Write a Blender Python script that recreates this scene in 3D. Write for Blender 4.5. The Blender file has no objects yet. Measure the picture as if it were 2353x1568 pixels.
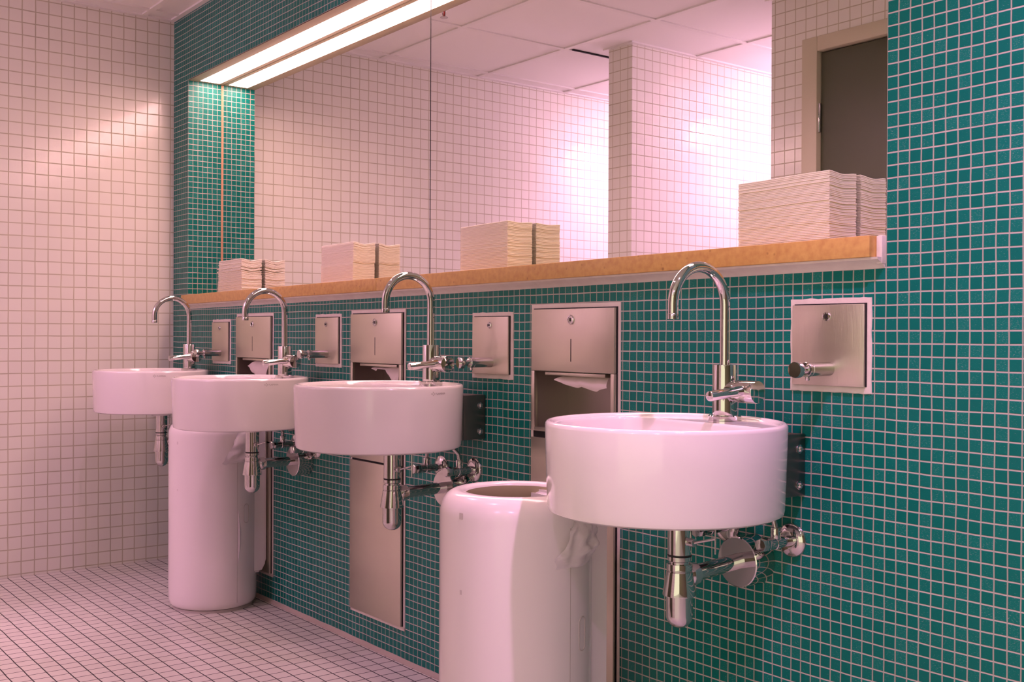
import bpy, bmesh, math, random
from mathutils import Vector, Matrix, noise
random.seed(7)
PI = math.pi
COL = bpy.context.scene.collection
SC = bpy.context.scene

# ------------------------------------------------------------------ helpers
class MB:
    """collects vertices and faces; build() links them as ONE mesh object"""
    def __init__(s): s.v = []; s.f = []
    def add(s, vs, fs):
        n = len(s.v); s.v += [tuple(v) for v in vs]; s.f += [tuple(i + n for i in f) for f in fs]
        return s
    def box(s, x0, x1, y0, y1, z0, z1, b=0.0, seg=2):
        if b <= 0:
            vs = [(x0,y0,z0),(x1,y0,z0),(x1,y1,z0),(x0,y1,z0),(x0,y0,z1),(x1,y0,z1),(x1,y1,z1),(x0,y1,z1)]
            return s.add(vs, [(0,3,2,1),(4,5,6,7),(0,1,5,4),(1,2,6,5),(2,3,7,6),(3,0,4,7)])
        bm = bmesh.new()
        bmesh.ops.create_cube(bm, size=1)
        bmesh.ops.scale(bm, vec=(x1-x0, y1-y0, z1-z0), verts=bm.verts)
        bmesh.ops.translate(bm, vec=((x0+x1)/2, (y0+y1)/2, (z0+z1)/2), verts=bm.verts)
        bmesh.ops.bevel(bm, geom=list(bm.edges), offset=b, segments=seg, affect='EDGES', profile=0.5)
        bm.verts.index_update()
        s.add([v.co[:] for v in bm.verts], [[v.index for v in f.verts] for f in bm.faces]); bm.free()
        return s
    def lathe(s, prof, n=48, base=(0,0,0), axis='Z', cap0=False, cap1=False):
        """prof: list of (radius, height); axis Z, X, Y, -Y, -Z"""
        A = {'Z':((1,0,0),(0,1,0),(0,0,1)), 'X':((0,1,0),(0,0,1),(1,0,0)), '-Y':((1,0,0),(0,0,1),(0,-1,0)),
             'Y':((0,0,1),(1,0,0),(0,1,0)), '-Z':((0,1,0),(1,0,0),(0,0,-1))}[axis]
        U, V, W = [Vector(a) for a in A]; B = Vector(base)
        vs = []
        for r, h in prof:
            for i in range(n):
                t = 2*PI*i/n
                vs.append(B + U*(r*math.cos(t)) + V*(r*math.sin(t)) + W*h)
        fs = []
        for k in range(len(prof)-1):
            for i in range(n):
                j = (i+1) % n
                fs.append((k*n+i, k*n+j, (k+1)*n+j, (k+1)*n+i))
        if cap0: fs.append(tuple(reversed(range(n))))
        if cap1: fs.append(tuple((len(prof)-1)*n + i for i in range(n)))
        return s.add(vs, fs)
    def cyl(s, r, h, base, axis='Z', n=32, b=0.0):
        if b > 0: prof = [(r-b,0),(r-b*.3,b*.3),(r,b),(r,h-b),(r-b*.3,h-b*.3),(r-b,h)]
        else: prof = [(r,0),(r,h)]
        return s.lathe(prof, n, base, axis, True, True)
    def tube(s, path, r, n=20, caps=True):
        P = [Vector(p) for p in path]; R = r if isinstance(r, (list, tuple)) else [r]*len(P)
        t0 = (P[1]-P[0]).normalized()
        ref = Vector((1,0,0)) if abs(t0.x) < .9 else Vector((0,0,1))
        u = t0.cross(ref).normalized(); vs = []
        for k, p in enumerate(P):
            t = (P[min(k+1,len(P)-1)] - P[max(k-1,0)]).normalized()
            u = (u - t*u.dot(t)).normalized(); w = t.cross(u)
            for i in range(n):
                a = 2*PI*i/n; vs.append(p + u*(R[k]*math.cos(a)) + w*(R[k]*math.sin(a)))
        fs = []
        for k in range(len(P)-1):
            for i in range(n):
                j = (i+1) % n; fs.append((k*n+i, k*n+j, (k+1)*n+j, (k+1)*n+i))
        if caps: fs.append(tuple(reversed(range(n)))); fs.append(tuple((len(P)-1)*n+i for i in range(n)))
        return s.add(vs, fs)
    def build(s, name, mat, parent=None, loc=(0,0,0), smooth=35):
        me = bpy.data.meshes.new(name); me.from_pydata(s.v, [], s.f); me.update()
        bm = bmesh.new(); bm.from_mesh(me); bmesh.ops.recalc_face_normals(bm, faces=bm.faces); bm.to_mesh(me); bm.free()
        if smooth:
            for p in me.polygons: p.use_smooth = True
            me.set_sharp_from_angle(angle=math.radians(smooth))
        o = bpy.data.objects.new(name, me); COL.objects.link(o)
        if mat: me.materials.append(mat)
        o.parent = parent; o.location = loc
        return o

def tag(o, label=None, cat=None, group=None, kind=None):
    if label: o['label'] = label
    if cat: o['category'] = cat
    if group: o['group'] = group
    if kind: o['kind'] = kind
    return o
def thing(name, label, cat, loc=(0,0,0), group=None):
    o = bpy.data.objects.new(name, None); COL.objects.link(o); o.location = loc
    o.empty_display_size = .05
    return tag(o, label, cat, group)
def copy_tree(o, loc, label, skip=()):
    def rec(a, parent):
        c = a.copy(); COL.objects.link(c); c.parent = parent
        for ch in list(a.children):
            if ch.name.split('.')[0] not in skip: rec(ch, c)
        return c
    r = rec(o, None); r.location = loc; r['label'] = label
    return r
def struct(o): o['kind'] = 'structure'; return o

# ------------------------------------------------------------------ materials
def lin(c):
    f = lambda u: u/12.92 if u <= .04045 else ((u+.055)/1.055)**2.4
    return tuple(f(x/255) for x in c) + (1,)
def mat(name, col, rough=.5, metal=0.0, spec=.5, bump=None, coat=0.0, vary=None):
    m = bpy.data.materials.new(name); m.use_nodes = True
    nt = m.node_tree; b = nt.nodes['Principled BSDF']
    b.inputs['Base Color'].default_value = col if len(col) == 4 else tuple(col)+(1,)
    b.inputs['Roughness'].default_value = rough; b.inputs['Metallic'].default_value = metal
    b.inputs['Specular IOR Level'].default_value = spec; b.inputs['Coat Weight'].default_value = coat
    tc = nt.nodes.new('ShaderNodeTexCoord')
    if bump:
        scale, dist, stretch = bump
        mp = nt.nodes.new('ShaderNodeMapping'); mp.inputs['Scale'].default_value = stretch
        nz = nt.nodes.new('ShaderNodeTexNoise'); nz.inputs['Scale'].default_value = scale; nz.inputs['Detail'].default_value = 4
        bp = nt.nodes.new('ShaderNodeBump'); bp.inputs['Distance'].default_value = dist; bp.inputs['Strength'].default_value = .6
        nt.links.new(tc.outputs['Object'], mp.inputs['Vector']); nt.links.new(mp.outputs['Vector'], nz.inputs['Vector'])
        nt.links.new(nz.outputs['Fac'], bp.inputs['Height']); nt.links.new(bp.outputs['Normal'], b.inputs['Normal'])
    if vary:
        scale, amt, c2, stretch = vary
        mp = nt.nodes.new('ShaderNodeMapping'); mp.inputs['Scale'].default_value = stretch
        nz = nt.nodes.new('ShaderNodeTexNoise'); nz.inputs['Scale'].default_value = scale; nz.inputs['Detail'].default_value = 6
        rp = nt.nodes.new('ShaderNodeMapRange'); rp.inputs[1].default_value = .35; rp.inputs[2].default_value = .75; rp.inputs[4].default_value = amt
        mx = nt.nodes.new('ShaderNodeMix'); mx.data_type = 'RGBA'
        mx.inputs[6].default_value = b.inputs['Base Color'].default_value; mx.inputs[7].default_value = tuple(c2)+(1,)
        nt.links.new(tc.outputs['Object'], mp.inputs['Vector']); nt.links.new(mp.outputs['Vector'], nz.inputs['Vector'])
        nt.links.new(nz.outputs['Fac'], rp.inputs[0]); nt.links.new(rp.outputs[0], mx.inputs[0]); nt.links.new(mx.outputs[2], b.inputs['Base Color'])
    return m
def tile_mat(name, ua, va, u0, v0, pu, pv, gw, tile, tile2, grout, rough, rough_g=.8, var=.5, specks=0.0, spec=.5, bumpd=.0012, wobble=.0006, gv=None, vshade=None):
    """square mosaic in world metres: ua, va = axis names of the surface, u0/v0 = a grout line, pu/pv = pitch, gw = grout width"""
    m = bpy.data.materials.new(name); m.use_nodes = True
    nt = m.node_tree; N = nt.nodes; L = nt.links; b = N['Principled BSDF']
    def math_(op, a, bb=None, c=None):
        n = N.new('ShaderNodeMath'); n.operation = op
        for i, x in enumerate((a, bb, c)):
            if x is None: continue
            if isinstance(x, (int, float)): n.inputs[i].default_value = x
            else: L.new(x, n.inputs[i])
        return n.outputs[0]
    tc = N.new('ShaderNodeTexCoord'); sep = N.new('ShaderNodeSeparateXYZ')
    L.new(tc.outputs['Object'], sep.inputs[0])
    wz = N.new('ShaderNodeTexNoise'); wz.inputs['Scale'].default_value = 14; wz.inputs['Detail'].default_value = 0
    L.new(tc.outputs['Object'], wz.inputs['Vector'])
    ws = N.new('ShaderNodeSeparateColor'); L.new(wz.outputs['Color'], ws.inputs[0])
    def wob(x, ch): return math_('ADD', x, math_('MULTIPLY', math_('SUBTRACT', ws.outputs[ch], .5), wobble*4))
    u = wob(sep.outputs[ua], 0); v = wob(sep.outputs[va], 1)
    U = math_('DIVIDE', math_('SUBTRACT', u, u0), pu); V = math_('DIVIDE', math_('SUBTRACT', v, v0), pv)
    iu = math_('FLOOR', U); iv = math_('FLOOR', V)
    def dist(F, i, p):       # metres from the nearest grout centre line
        fr = math_('SUBTRACT', F, i)
        return math_('MULTIPLY', math_('MINIMUM', fr, math_('SUBTRACT', 1.0, fr)), p)
    du, dv = dist(U, iu, pu), dist(V, iv, pv)
    if gv: du = math_('ADD', du, (gv-gw)/2)
    d = math_('MINIMUM', du, dv)
    g = (gv or gw)/2
    mr = N.new('ShaderNodeMapRange'); mr.interpolation_type = 'SMOOTHSTEP'
    L.new(d, mr.inputs[0]); mr.inputs[1].default_value = g-.0004; mr.inputs[2].default_value = g+.0005
    mask = mr.outputs[0]     # 1 = tile
    cv = N.new('ShaderNodeCombineXYZ'); L.new(iu, cv.inputs[0]); L.new(iv, cv.inputs[1])
    wn = N.new('ShaderNodeTexWhiteNoise'); wn.noise_dimensions = '3D'; L.new(cv.outputs[0], wn.inputs['Vector'])
    mx = N.new('ShaderNodeMix'); mx.data_type = 'RGBA'
    mx.inputs[6].default_value = tuple(tile)+(1,); mx.inputs[7].default_value = tuple(tile2)+(1,)
    vfac = math_('MULTIPLY', math_('POWER', wn.outputs['Value'], 1.6), var)
    L.new(vfac, mx.inputs[0]); tcol = mx.outputs[2]
    if specks > 0:           # fine pale flecks drawn out along the tile
        mp = N.new('ShaderNodeMapping'); mp.inputs['Scale'].default_value = (1, 1, 3.2); mp.inputs['Rotation'].default_value = (0, .3, 0)
        L.new(tc.outputs['Object'], mp.inputs['Vector'])
        nz = N.new('ShaderNodeTexNoise'); nz.inputs['Scale'].default_value = 260; nz.inputs['Detail'].default_value = 3; nz.inputs['Roughness'].default_value = .65
        L.new(mp.outputs['Vector'], nz.inputs['Vector'])
        wear = math_('ADD', math_('MULTIPLY', wn.outputs['Value'], .09), .60)
        sm = math_('MULTIPLY', math_('SMOOTH_MAX', math_('SUBTRACT', nz.outputs['Fac'], math_('SUBTRACT', 1.26, wear)), 0.0, .02), 7.0)
        mx2 = N.new('ShaderNodeMix'); mx2.data_type = 'RGBA'; mx2.inputs[7].default_value = (.35,.42,.40,1)
        L.new(math_('MINIMUM', math_('MULTIPLY', sm, specks), .8), mx2.inputs[0]); L.new(tcol, mx2.inputs[6]); tcol = mx2.outputs[2]
    gn = N.new('ShaderNodeTexNoise'); gn.inputs['Scale'].default_value = 9; gn.inputs['Detail'].default_value = 1
    L.new(tc.outputs['Object'], gn.inputs['Vector'])
    mg = N.new('ShaderNodeMix'); mg.data_type = 'RGBA'
    mg.inputs[6].default_value = tuple(grout)+(1,); mg.inputs[7].default_value = tuple(x*.72 for x in grout)+(1,)
    L.new(gn.outputs['Fac'], mg.inputs[0])
    gsrc = mg.outputs[2]
    if vshade:                # shading of the recessed upright joints, put into the grout colour
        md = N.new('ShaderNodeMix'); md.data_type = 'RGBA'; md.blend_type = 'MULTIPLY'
        md.inputs[7].default_value = tuple(vshade)+(1,)
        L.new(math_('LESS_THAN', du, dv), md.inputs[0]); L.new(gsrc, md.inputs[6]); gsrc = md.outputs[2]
    mc = N.new('ShaderNodeMix'); mc.data_type = 'RGBA'
    L.new(mask, mc.inputs[0]); L.new(gsrc, mc.inputs[6]); L.new(tcol, mc.inputs[7])
    L.new(mc.outputs[2], b.inputs['Base Color'])
    L.new(math_('ADD', rough_g, math_('MULTIPLY', mask, rough-rough_g)), b.inputs['Roughness'])
    b.inputs['Specular IOR Level'].default_value = spec
    if bumpd <= 0: return m
    # recessed grout
    bp = N.new('ShaderNodeBump'); bp.inputs['Distance'].default_value = bumpd; bp.inputs['Strength'].default_value = .5
    mr2 = N.new('ShaderNodeMapRange'); mr2.interpolation_type = 'SMOOTHSTEP'; L.new(d, mr2.inputs[0])
    mr2.inputs[1].default_value = g-.0008; mr2.inputs[2].default_value = g+.0012
    L.new(mr2.outputs[0], bp.inputs['Height']); L.new(bp.outputs['Normal'], b.inputs['Normal'])
    return m
def emit(name, col, strength):
    m = bpy.data.materials.new(name); m.use_nodes = True
    b = m.node_tree.nodes['Principled BSDF']
    b.inputs['Base Color'].default_value = (.8,.8,.8,1); b.inputs['Emission Color'].default_value = tuple(col)+(1,)
    b.inputs['Emission Strength'].default_value = strength
    return m

FZ = -.015                     # finished floor
CZ = 2.30                      # ceiling
TP = .0225                     # teal mosaic pitch
WP = .04984                    # white tile pitch
TEAL = dict(gw=.0024, tile=(.001,.155,.120), tile2=(.006,.215,.17), grout=(.57,.54,.48), rough=.36, var=.55, specks=.8, spec=.2, vshade=(.72,.80,.74))
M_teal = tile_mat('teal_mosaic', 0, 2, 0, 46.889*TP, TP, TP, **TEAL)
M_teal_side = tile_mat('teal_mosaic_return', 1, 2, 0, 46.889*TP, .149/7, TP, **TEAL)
WHITE = dict(gw=.0042, tile=(.85,.86,.745), tile2=(.80,.81,.70), grout=(.63,.62,.44), rough=.16, var=.6, spec=.5, bumpd=0)
M_white_x = tile_mat('white_tile_end', 1, 2, -.0159, 2.2394, WP, WP, **WHITE)
M_white_y = tile_mat('white_tile_front', 0, 2, -1.68, 2.2394, WP, WP, **WHITE)
M_floor = tile_mat('floor_tile', 0, 1, -3.485, -.0159, WP, WP, gw=.0034, tile=(.66,.67,.56), tile2=(.60,.61,.505), grout=(.03,.035,.03), rough=.38, var=.7, bumpd=0)
M_ceil = mat('ceiling_board', (.88,.89,.82), .9, bump=(220,.0006,(1,1,1)))
M_bar = mat('ceiling_bar', (.85,.86,.78), .55)
M_seal = mat('white_sealant', (.74,.70,.61), .6, bump=(90,.0015,(1,1,1)), vary=(30,.5,(.60,.53,.46),(1,1,1)))
M_seal2 = mat('grey_beige_sealant', (.42,.38,.30), .7, bump=(70,.002,(1,1,1)))
M_stone = mat('ochre_stone', (.62,.40,.115), .35, vary=(70,.75,(.46,.24,.07),(1,1,1)), bump=(300,.0002,(1,1,1)))
nt = M_stone.node_tree; _b = nt.nodes['Principled BSDF']; _src = _b.inputs['Base Color'].links[0].from_socket
_tc = nt.nodes.new('ShaderNodeTexCoord'); _vo = nt.nodes.new('ShaderNodeTexVoronoi'); _vo.inputs['Scale'].default_value = 34
_nz = nt.nodes.new('ShaderNodeTexNoise'); _nz.inputs['Scale'].default_value = 60
_ad = nt.nodes.new('ShaderNodeMath'); _ad.operation = 'MULTIPLY_ADD'; _ad.inputs[1].default_value = .22
nt.links.new(_tc.outputs['Object'], _vo.inputs['Vector']); nt.links.new(_tc.outputs['Object'], _nz.inputs['Vector'])
nt.links.new(_nz.outputs['Fac'], _ad.inputs[0]); nt.links.new(_vo.outputs['Distance'], _ad.inputs[2])
_mr = nt.nodes.new('ShaderNodeMapRange'); _mr.inputs[1].default_value = .15; _mr.inputs[2].default_value = .24; _mr.inputs[3].default_value = .6; _mr.inputs[4].default_value = 0
_mx = nt.nodes.new('ShaderNodeMix'); _mx.data_type = 'RGBA'; _mx.inputs[7].default_value = (.22,.10,.03,1)
nt.links.new(_ad.outputs[0], _mr.inputs[0]); nt.links.new(_mr.outputs[0], _mx.inputs[0]); nt.links.new(_src, _mx.inputs[6]); nt.links.new(_mx.outputs[2], _b.inputs['Base Color'])
M_mirror = mat('mirror_glass', (.93,.935,.93), 0.0, 1.0)
M_tan = mat('tan_bead', (.62,.36,.20), .5)
M_black = mat('dark_gap', (.012,.012,.012), .7)
M_chrome = mat('chrome', (.64,.63,.615), .05, 1.0)
M_chrome_dull = mat('dull_chrome', (.55,.535,.52), .17, 1.0)
M_steel = mat('brushed_steel', (.66,.645,.52), .36, 1.0, bump=(60,.0004,(12,12,.35)), vary=(5,.5,(.58,.54,.46),(1,1,2)))
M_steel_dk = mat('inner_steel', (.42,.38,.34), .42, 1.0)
M_brkt = mat('dark_steel_bracket', (.24,.225,.21), .33, 1.0)
M_ceramic = mat('white_ceramic', (.84,.81,.77), .12, 0, .5, coat=.3)
M_print = mat('grey_print', (.36,.34,.30), .5)
M_bin = mat('white_enamel', (.82,.79,.74), .2, 0, .5, coat=.15)
M_bin_in = mat('bin_inside', (.42,.38,.22), .6)
M_groove = mat('groove_grey', (.50,.47,.41), .6)
M_mark = mat('grey_mark', (.60,.56,.52), .5)
M_frame_p = mat('beige_frame_paint', (.60,.58,.40), .45)
M_door = mat('brown_door', (.088,.100,.056), .45, bump=(160,.0003,(1,1,1)))
M_lampframe = mat('lamp_frame', (.34,.30,.18), .5)
M_diff = emit('lamp_diffuser', (1.0,.57,.55), 17.5)
M_lens = emit('downlight_lens', (1.0,.72,.82), 9.0)
M_brass = mat('brass', (.55,.33,.12), .25, 1.0)
M_redbulb = mat('red_glass', (.6,.03,.02), .15)
M_rubber = mat('black_rubber', (.02,.02,.02), .5)
def paper_mat(name, col, tr):
    m = bpy.data.materials.new(name); m.use_nodes = True
    nt = m.node_tree; b = nt.nodes['Principled BSDF']; b.inputs['Base Color'].default_value = tuple(col)+(1,); b.inputs['Roughness'].default_value = .85
    tl = nt.nodes.new('ShaderNodeBsdfTranslucent'); tl.inputs['Color'].default_value = tuple(col)+(1,)
    ms = nt.nodes.new('ShaderNodeMixShader'); ms.inputs[0].default_value = tr
    out = nt.nodes['Material Output']
    tc = nt.nodes.new('ShaderNodeTexCoord'); nz = nt.nodes.new('ShaderNodeTexNoise'); nz.inputs['Scale'].default_value = 160
    mp = nt.nodes.new('ShaderNodeMapping'); mp.inputs['Scale'].default_value = (.06, .06, 7.0); nt.links.new(tc.outputs['Object'], mp.inputs['Vector'])
    bp = nt.nodes.new('ShaderNodeBump'); bp.inputs['Distance'].default_value = .0006; bp.inputs['Strength'].default_value = .5
    nt.links.new(mp.outputs['Vector'], nz.inputs['Vector']); nt.links.new(nz.outputs['Fac'], bp.inputs['Height']); nt.links.new(bp.outputs['Normal'], b.inputs['Normal'])
    nt.links.new(b.outputs[0], ms.inputs[1]); nt.links.new(tl.outputs[0], ms.inputs[2]); nt.links.new(ms.outputs[0], out.inputs['Surface'])
    return m
M_paper = paper_mat('towel_paper', (.93,.91,.75), .06)
M_tissue = paper_mat('tissue_paper', (.84,.78,.70), .3)
def film_mat():
    m = bpy.data.materials.new('plastic_film'); m.use_nodes = True
    nt = m.node_tree; b = nt.nodes['Principled BSDF']; b.inputs['Base Color'].default_value = (.85,.82,.80,1); b.inputs['Roughness'].default_value = .3
    tp = nt.nodes.new('ShaderNodeBsdfTransparent'); ms = nt.nodes.new('ShaderNodeMixShader'); ms.inputs[0].default_value = .55
    nt.links.new(tp.outputs[0], ms.inputs[1]); nt.links.new(b.outputs[0], ms.inputs[2]); nt.links.new(ms.outputs[0], nt.nodes['Material Output'].inputs['Surface'])
    return m
M_film = film_mat()

# ------------------------------------------------------------------ the room
XL, XR, YB = -3.485, 2.6, -3.4
NX0, NX1, NZ0, NZ1, ND = -3.32, 0.0, 1.086, 2.020, .149
UNITX = (-2.648, -1.758, -.842)              # steel towel units
cav = [(x-.139, x+.139, .727, .866) for x in UNITX]
def wall_with_openings():
    xs = sorted({XL-.0, XR, NX0, NX1} | {c[0] for c in cav} | {c[1] for c in cav})
    zs = sorted({FZ, CZ, NZ0, NZ1, .727, .866})
    mb = MB()
    for i in range(len(xs)-1):
        for k in range(len(zs)-1):
            xm, zm = (xs[i]+xs[i+1])/2, (zs[k]+zs[k+1])/2
            if NX0 < xm < NX1 and NZ0 < zm < NZ1: continue
            if any(c[0] < xm < c[1] and c[2] < zm < c[3] for c in cav): continue
            mb.add([(xs[i],0,zs[k]),(xs[i+1],0,zs[k]),(xs[i+1],0,zs[k+1]),(xs[i],0,zs[k+1])], [(0,1,2,3)])
    # core behind the tiles
    mb.box(XL, XR, .152, .25, FZ, CZ)
    return mb
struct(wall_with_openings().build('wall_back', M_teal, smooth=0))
ret = MB()
ret.add([(NX0,0,NZ0),(NX0,ND+.003,NZ0),(NX0,ND+.003,NZ1),(NX0,0,NZ1)], [(0,1,2,3)])
ret.add([(NX1,0,NZ0),(NX1,ND+.003,NZ0),(NX1,ND+.003,NZ1),(NX1,0,NZ1)], [(3,2,1,0)])
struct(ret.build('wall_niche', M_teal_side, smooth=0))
struct(MB().box(XL-.1, XL, YB, .25, FZ-.05, CZ+.05).build('wall_left', M_white_x, smooth=0))
# opposite wall with the doorway, seen in the mirror
FX0, FX1, FY, FT = -1.697, -.15, -1.48, .12
DX0, DX1, DZ = -1.5405, -.60, 2.109
fw = MB()
fw.box(FX0, DX0, FY-FT, FY, FZ, CZ).box(DX1, FX1, FY-FT, FY, FZ, CZ).box(DX0, DX1, FY-FT, FY, DZ, CZ)
struct(fw.build('wall_front', M_white_y, smooth=0))
struct(MB().box(FX0, FX0+.12, YB, FY-FT, FZ, CZ).build('wall_alcove', M_white_x, smooth=0))
pt = MB(); PX0, PX1 = -2.656, -2.499
pt.add([(PX0,FY,FZ),(PX1,FY,FZ),(PX1,FY,CZ),(PX0,FY,CZ)], [(0,1,2,3)])
struct(pt.build('wall_partition_end', M_white_y, smooth=0))
struct(MB().box(PX0, PX1, YB, FY-.0005, FZ, CZ).build('wall_partition', M_white_x, smooth=0))
struct(MB().box(XL, FX0, YB-.1, YB, FZ, CZ).build('wall_rear', M_white_y, smooth=0))
struct(MB().box(XL, XR, YB, .25, FZ-.08, FZ).build('floor', M_floor, smooth=0))
struct(MB().box(XL, XR, YB, .25, CZ+.006, CZ+.06).build('ceiling', M_ceil, smooth=0))
gb = MB(); T = .024
k = -3
while -2.78+.6*k < XR:
    x = -2.78+.6*k
    if x-T/2 > XL+.02: gb.box(x-T/2, x+T/2, YB, 0, CZ, CZ+.007)
    k += 1
for k in range(6):
    y = -.135-.588*k
    gb.box(XL, XR, y-T/2, y+T/2, CZ-.0003, CZ+.0067)
# wall angles round the edge
gb.box(XL, XR, -.022, 0, CZ-.001, CZ+.006).box(XL, XL+.022, YB, 0, CZ-.0012, CZ+.006)
gb.box(PX0-.02, PX1+.02, YB, FY+.02, CZ-.0015, CZ+.006).box(FX0-.02, FX1+.02, FY-FT-.02, FY+.02, CZ-.0015, CZ+.006)
gb.box(FX0-.02, FX0+.14, YB, FY, CZ-.0014, CZ+.006)
struct(gb.build('trim_1', M_bar, smooth=0))
struct(MB().box(-2.766, -2.756, -1.66, -1.345, CZ-.001, CZ+.005).build('ceiling_gap_shade', M_black, smooth=0))  # black strip standing in for the shaded gap beside a ceiling bar
# coved sealant under the stone shelf, end bead, floor bead
SH = lambda x: 1.134 + (x+.0137)*.0053       # the stone runs very slightly out of level
ST = .0385
cv = MB(); n = 60; vs = []; fs = []
for i in range(n+1):
    x = NX0+.004 + (NX1-.006-NX0)*i/n; zt = SH(x)-ST
    for y, z in ((0,zt),(-.024,zt),(-.0225,zt-.004),(-.012,zt-.009),(-.005,zt-.014),(0,zt-.019)): vs.append((x, y-.0002, z))
for i in range(n):
    for j in range(6):
        a, b_ = i*6+j, i*6+(j+1) % 6; fs.append((a, b_, b_+6, a+6))
fs += [tuple(range(6)), tuple(n*6+j for j in reversed(range(6)))]
struct(cv.add(vs, fs).build('trim_3', M_seal, smooth=30))
struct(MB().box(-.0132, -.0006, -.012, .146, SH(0)-ST-.012, SH(0)+.0005, .003).build('trim_4', M_seal))
fb = MB(); vs = []; fs = []; n = 120
for i in range(n+1):
    x = XL + (XR-XL)*i/n; w = .008 + .002*noise.noise(Vector((x*9,0,0)))
    for y, z in ((0,FZ+.012+.002*noise.noise(Vector((x*11,3,0)))),(-.003,FZ+.008),(-w,FZ+.002),(-w,FZ),(0,FZ)): vs.append((x,y-.0002,z))
for i in range(n):
    for j in range(5):
        a, b_ = i*5+j, i*5+(j+1) % 5; fs.append((a, b_, b_+5, a+5))
struct(fb.add(vs, fs).build('baseboard_back', M_seal2, smooth=30))

M_far = mat('olive_brown_paint', (.17,.145,.085), .6)
struct(MB().box(XR, XR+.1, YB, .25, FZ-.05, CZ+.05).build('wall_right', M_far, smooth=0))
# door in the opposite wall
d = struct(thing('door_1', 'brown door in beige frame reflected in the mirror', 'door', ((DX0+DX1)/2, FY, FZ)))
OX, OY, OZ = d.location
fr = MB(); fwid = .0705
for a, b_ in ((DX0, DX0+fwid), (DX1-fwid, DX1)): fr.box(a-OX, b_-OX, -.10, .012, 0, DZ-OZ, .003)
fr.box(DX0+fwid-OX, DX1-fwid-OX, -.10, .012, 2.052-OZ, DZ-OZ, .003)
fr.build('door_frame', M_frame_p, d)
lf = MB().box(DX0+fwid+.004-OX, DX1-fwid-.004-OX, -.055, -.012, .008, 2.047-OZ, .002).build('door_leaf', M_door, d)
for z in (.25, 1.797, ):
    MB().cyl(.007, .11, (DX0+fwid+.001-OX, -.004, z-.055-OZ), 'Z', 16, .001).build('hinge', M_chrome_dull, d)
hd = MB().cyl(.024, .008, (DX1-fwid-.075-OX, -.012, 1.03-OZ), 'Y', 24, .001)
hd.tube([(DX1-fwid-.075-OX, -.005, 1.03-OZ), (DX1-fwid-.075-OX, .04, 1.03-OZ), (DX1-fwid-.20-OX, .042, 1.03-OZ)], .009, 14)
hd.build('door_handle', M_chrome_dull, d)
MB().box(DX0+fwid-OX, DX1-fwid-OX, -.10, -.095, 0, 2.052-OZ).build('door_backing', M_black, d)

# ------------------------------------------------------------------ mirrors, lamp strip, shelf
def mirror(x0, x1, label):
    o = thing('wall_mirror', label, 'mirror', ((x0+x1)/2, ND, SH((x0+x1)/2)), 'mirror panels in the niche')
    w = (x1-x0)/2; z0 = SH((x0+x1)/2)
    MB().box(-w, w, 0, .002, -.013, NZ1-z0).build('mirror_glass', M_mirror, o, smooth=0)
    return o
mirror(NX0+.001, -1.7020, 'left mirror panel of the tiled niche, beside the green return wall')
mirror(-1.6970, NX1-.001, 'right mirror panel of the niche, reflecting the partition and the brown door')
lamp = thing('strip_light', 'long bright strip light set in the niche top above the mirror', 'light', ((NX0+NX1)/2, .075, NZ1))
W = (NX1-NX0)/2
MB().box(-W, W, -.068, .0735, .0035, .09).build('housing', M_lampframe, lamp, smooth=0)
f = MB().box(-W, W, -.075, -.031, -.001, .003, .0008).box(-W, W, .054, .0735, -.001, .003, .0008)
f.box(-W, -W+.022, -.031, .054, -.001, .003).box(W-.022, W, -.031, .054, -.001, .003)
f.build('frame', M_lampframe, lamp)
MB().box(-W+.022, W-.022, -.031, .054, -.0005, .002).build('diffuser', M_diff, lamp, smooth=0)
struct(MB().box(NX0+.0004, NX0+.0042, ND-.0045, ND-.0004, SH(NX0)+.001, NZ1-.002).build('trim_6', M_tan, smooth=0))
struct(MB().box(-1.7040, -1.6950, ND+.0021, ND+.0028, SH(-1.7), NZ1).build('trim_5', M_black, smooth=0))
def slab(x0, x1, label):
    zc = SH(x0); o = MB(); vs = []
    o.box(x0, x1, -.0305, ND-.0008, -ST, 0, .0018, 2)
    o.v = [(x-x0, y, z+SH(x)-zc) for x, y, z in o.v]
    b = o.build('stone_shelf', M_stone, loc=(x0, 0, zc))
    tag(b, label, 'shelf', 'stone shelf slabs under the mirror'); return b
slab(NX0+.0015, -1.7222, 'left slab of the ochre stone shelf, under the two small towel stacks')
slab(-1.7208, -.0137, 'right slab of the ochre stone shelf, ending beside the bare teal wall')

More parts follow.
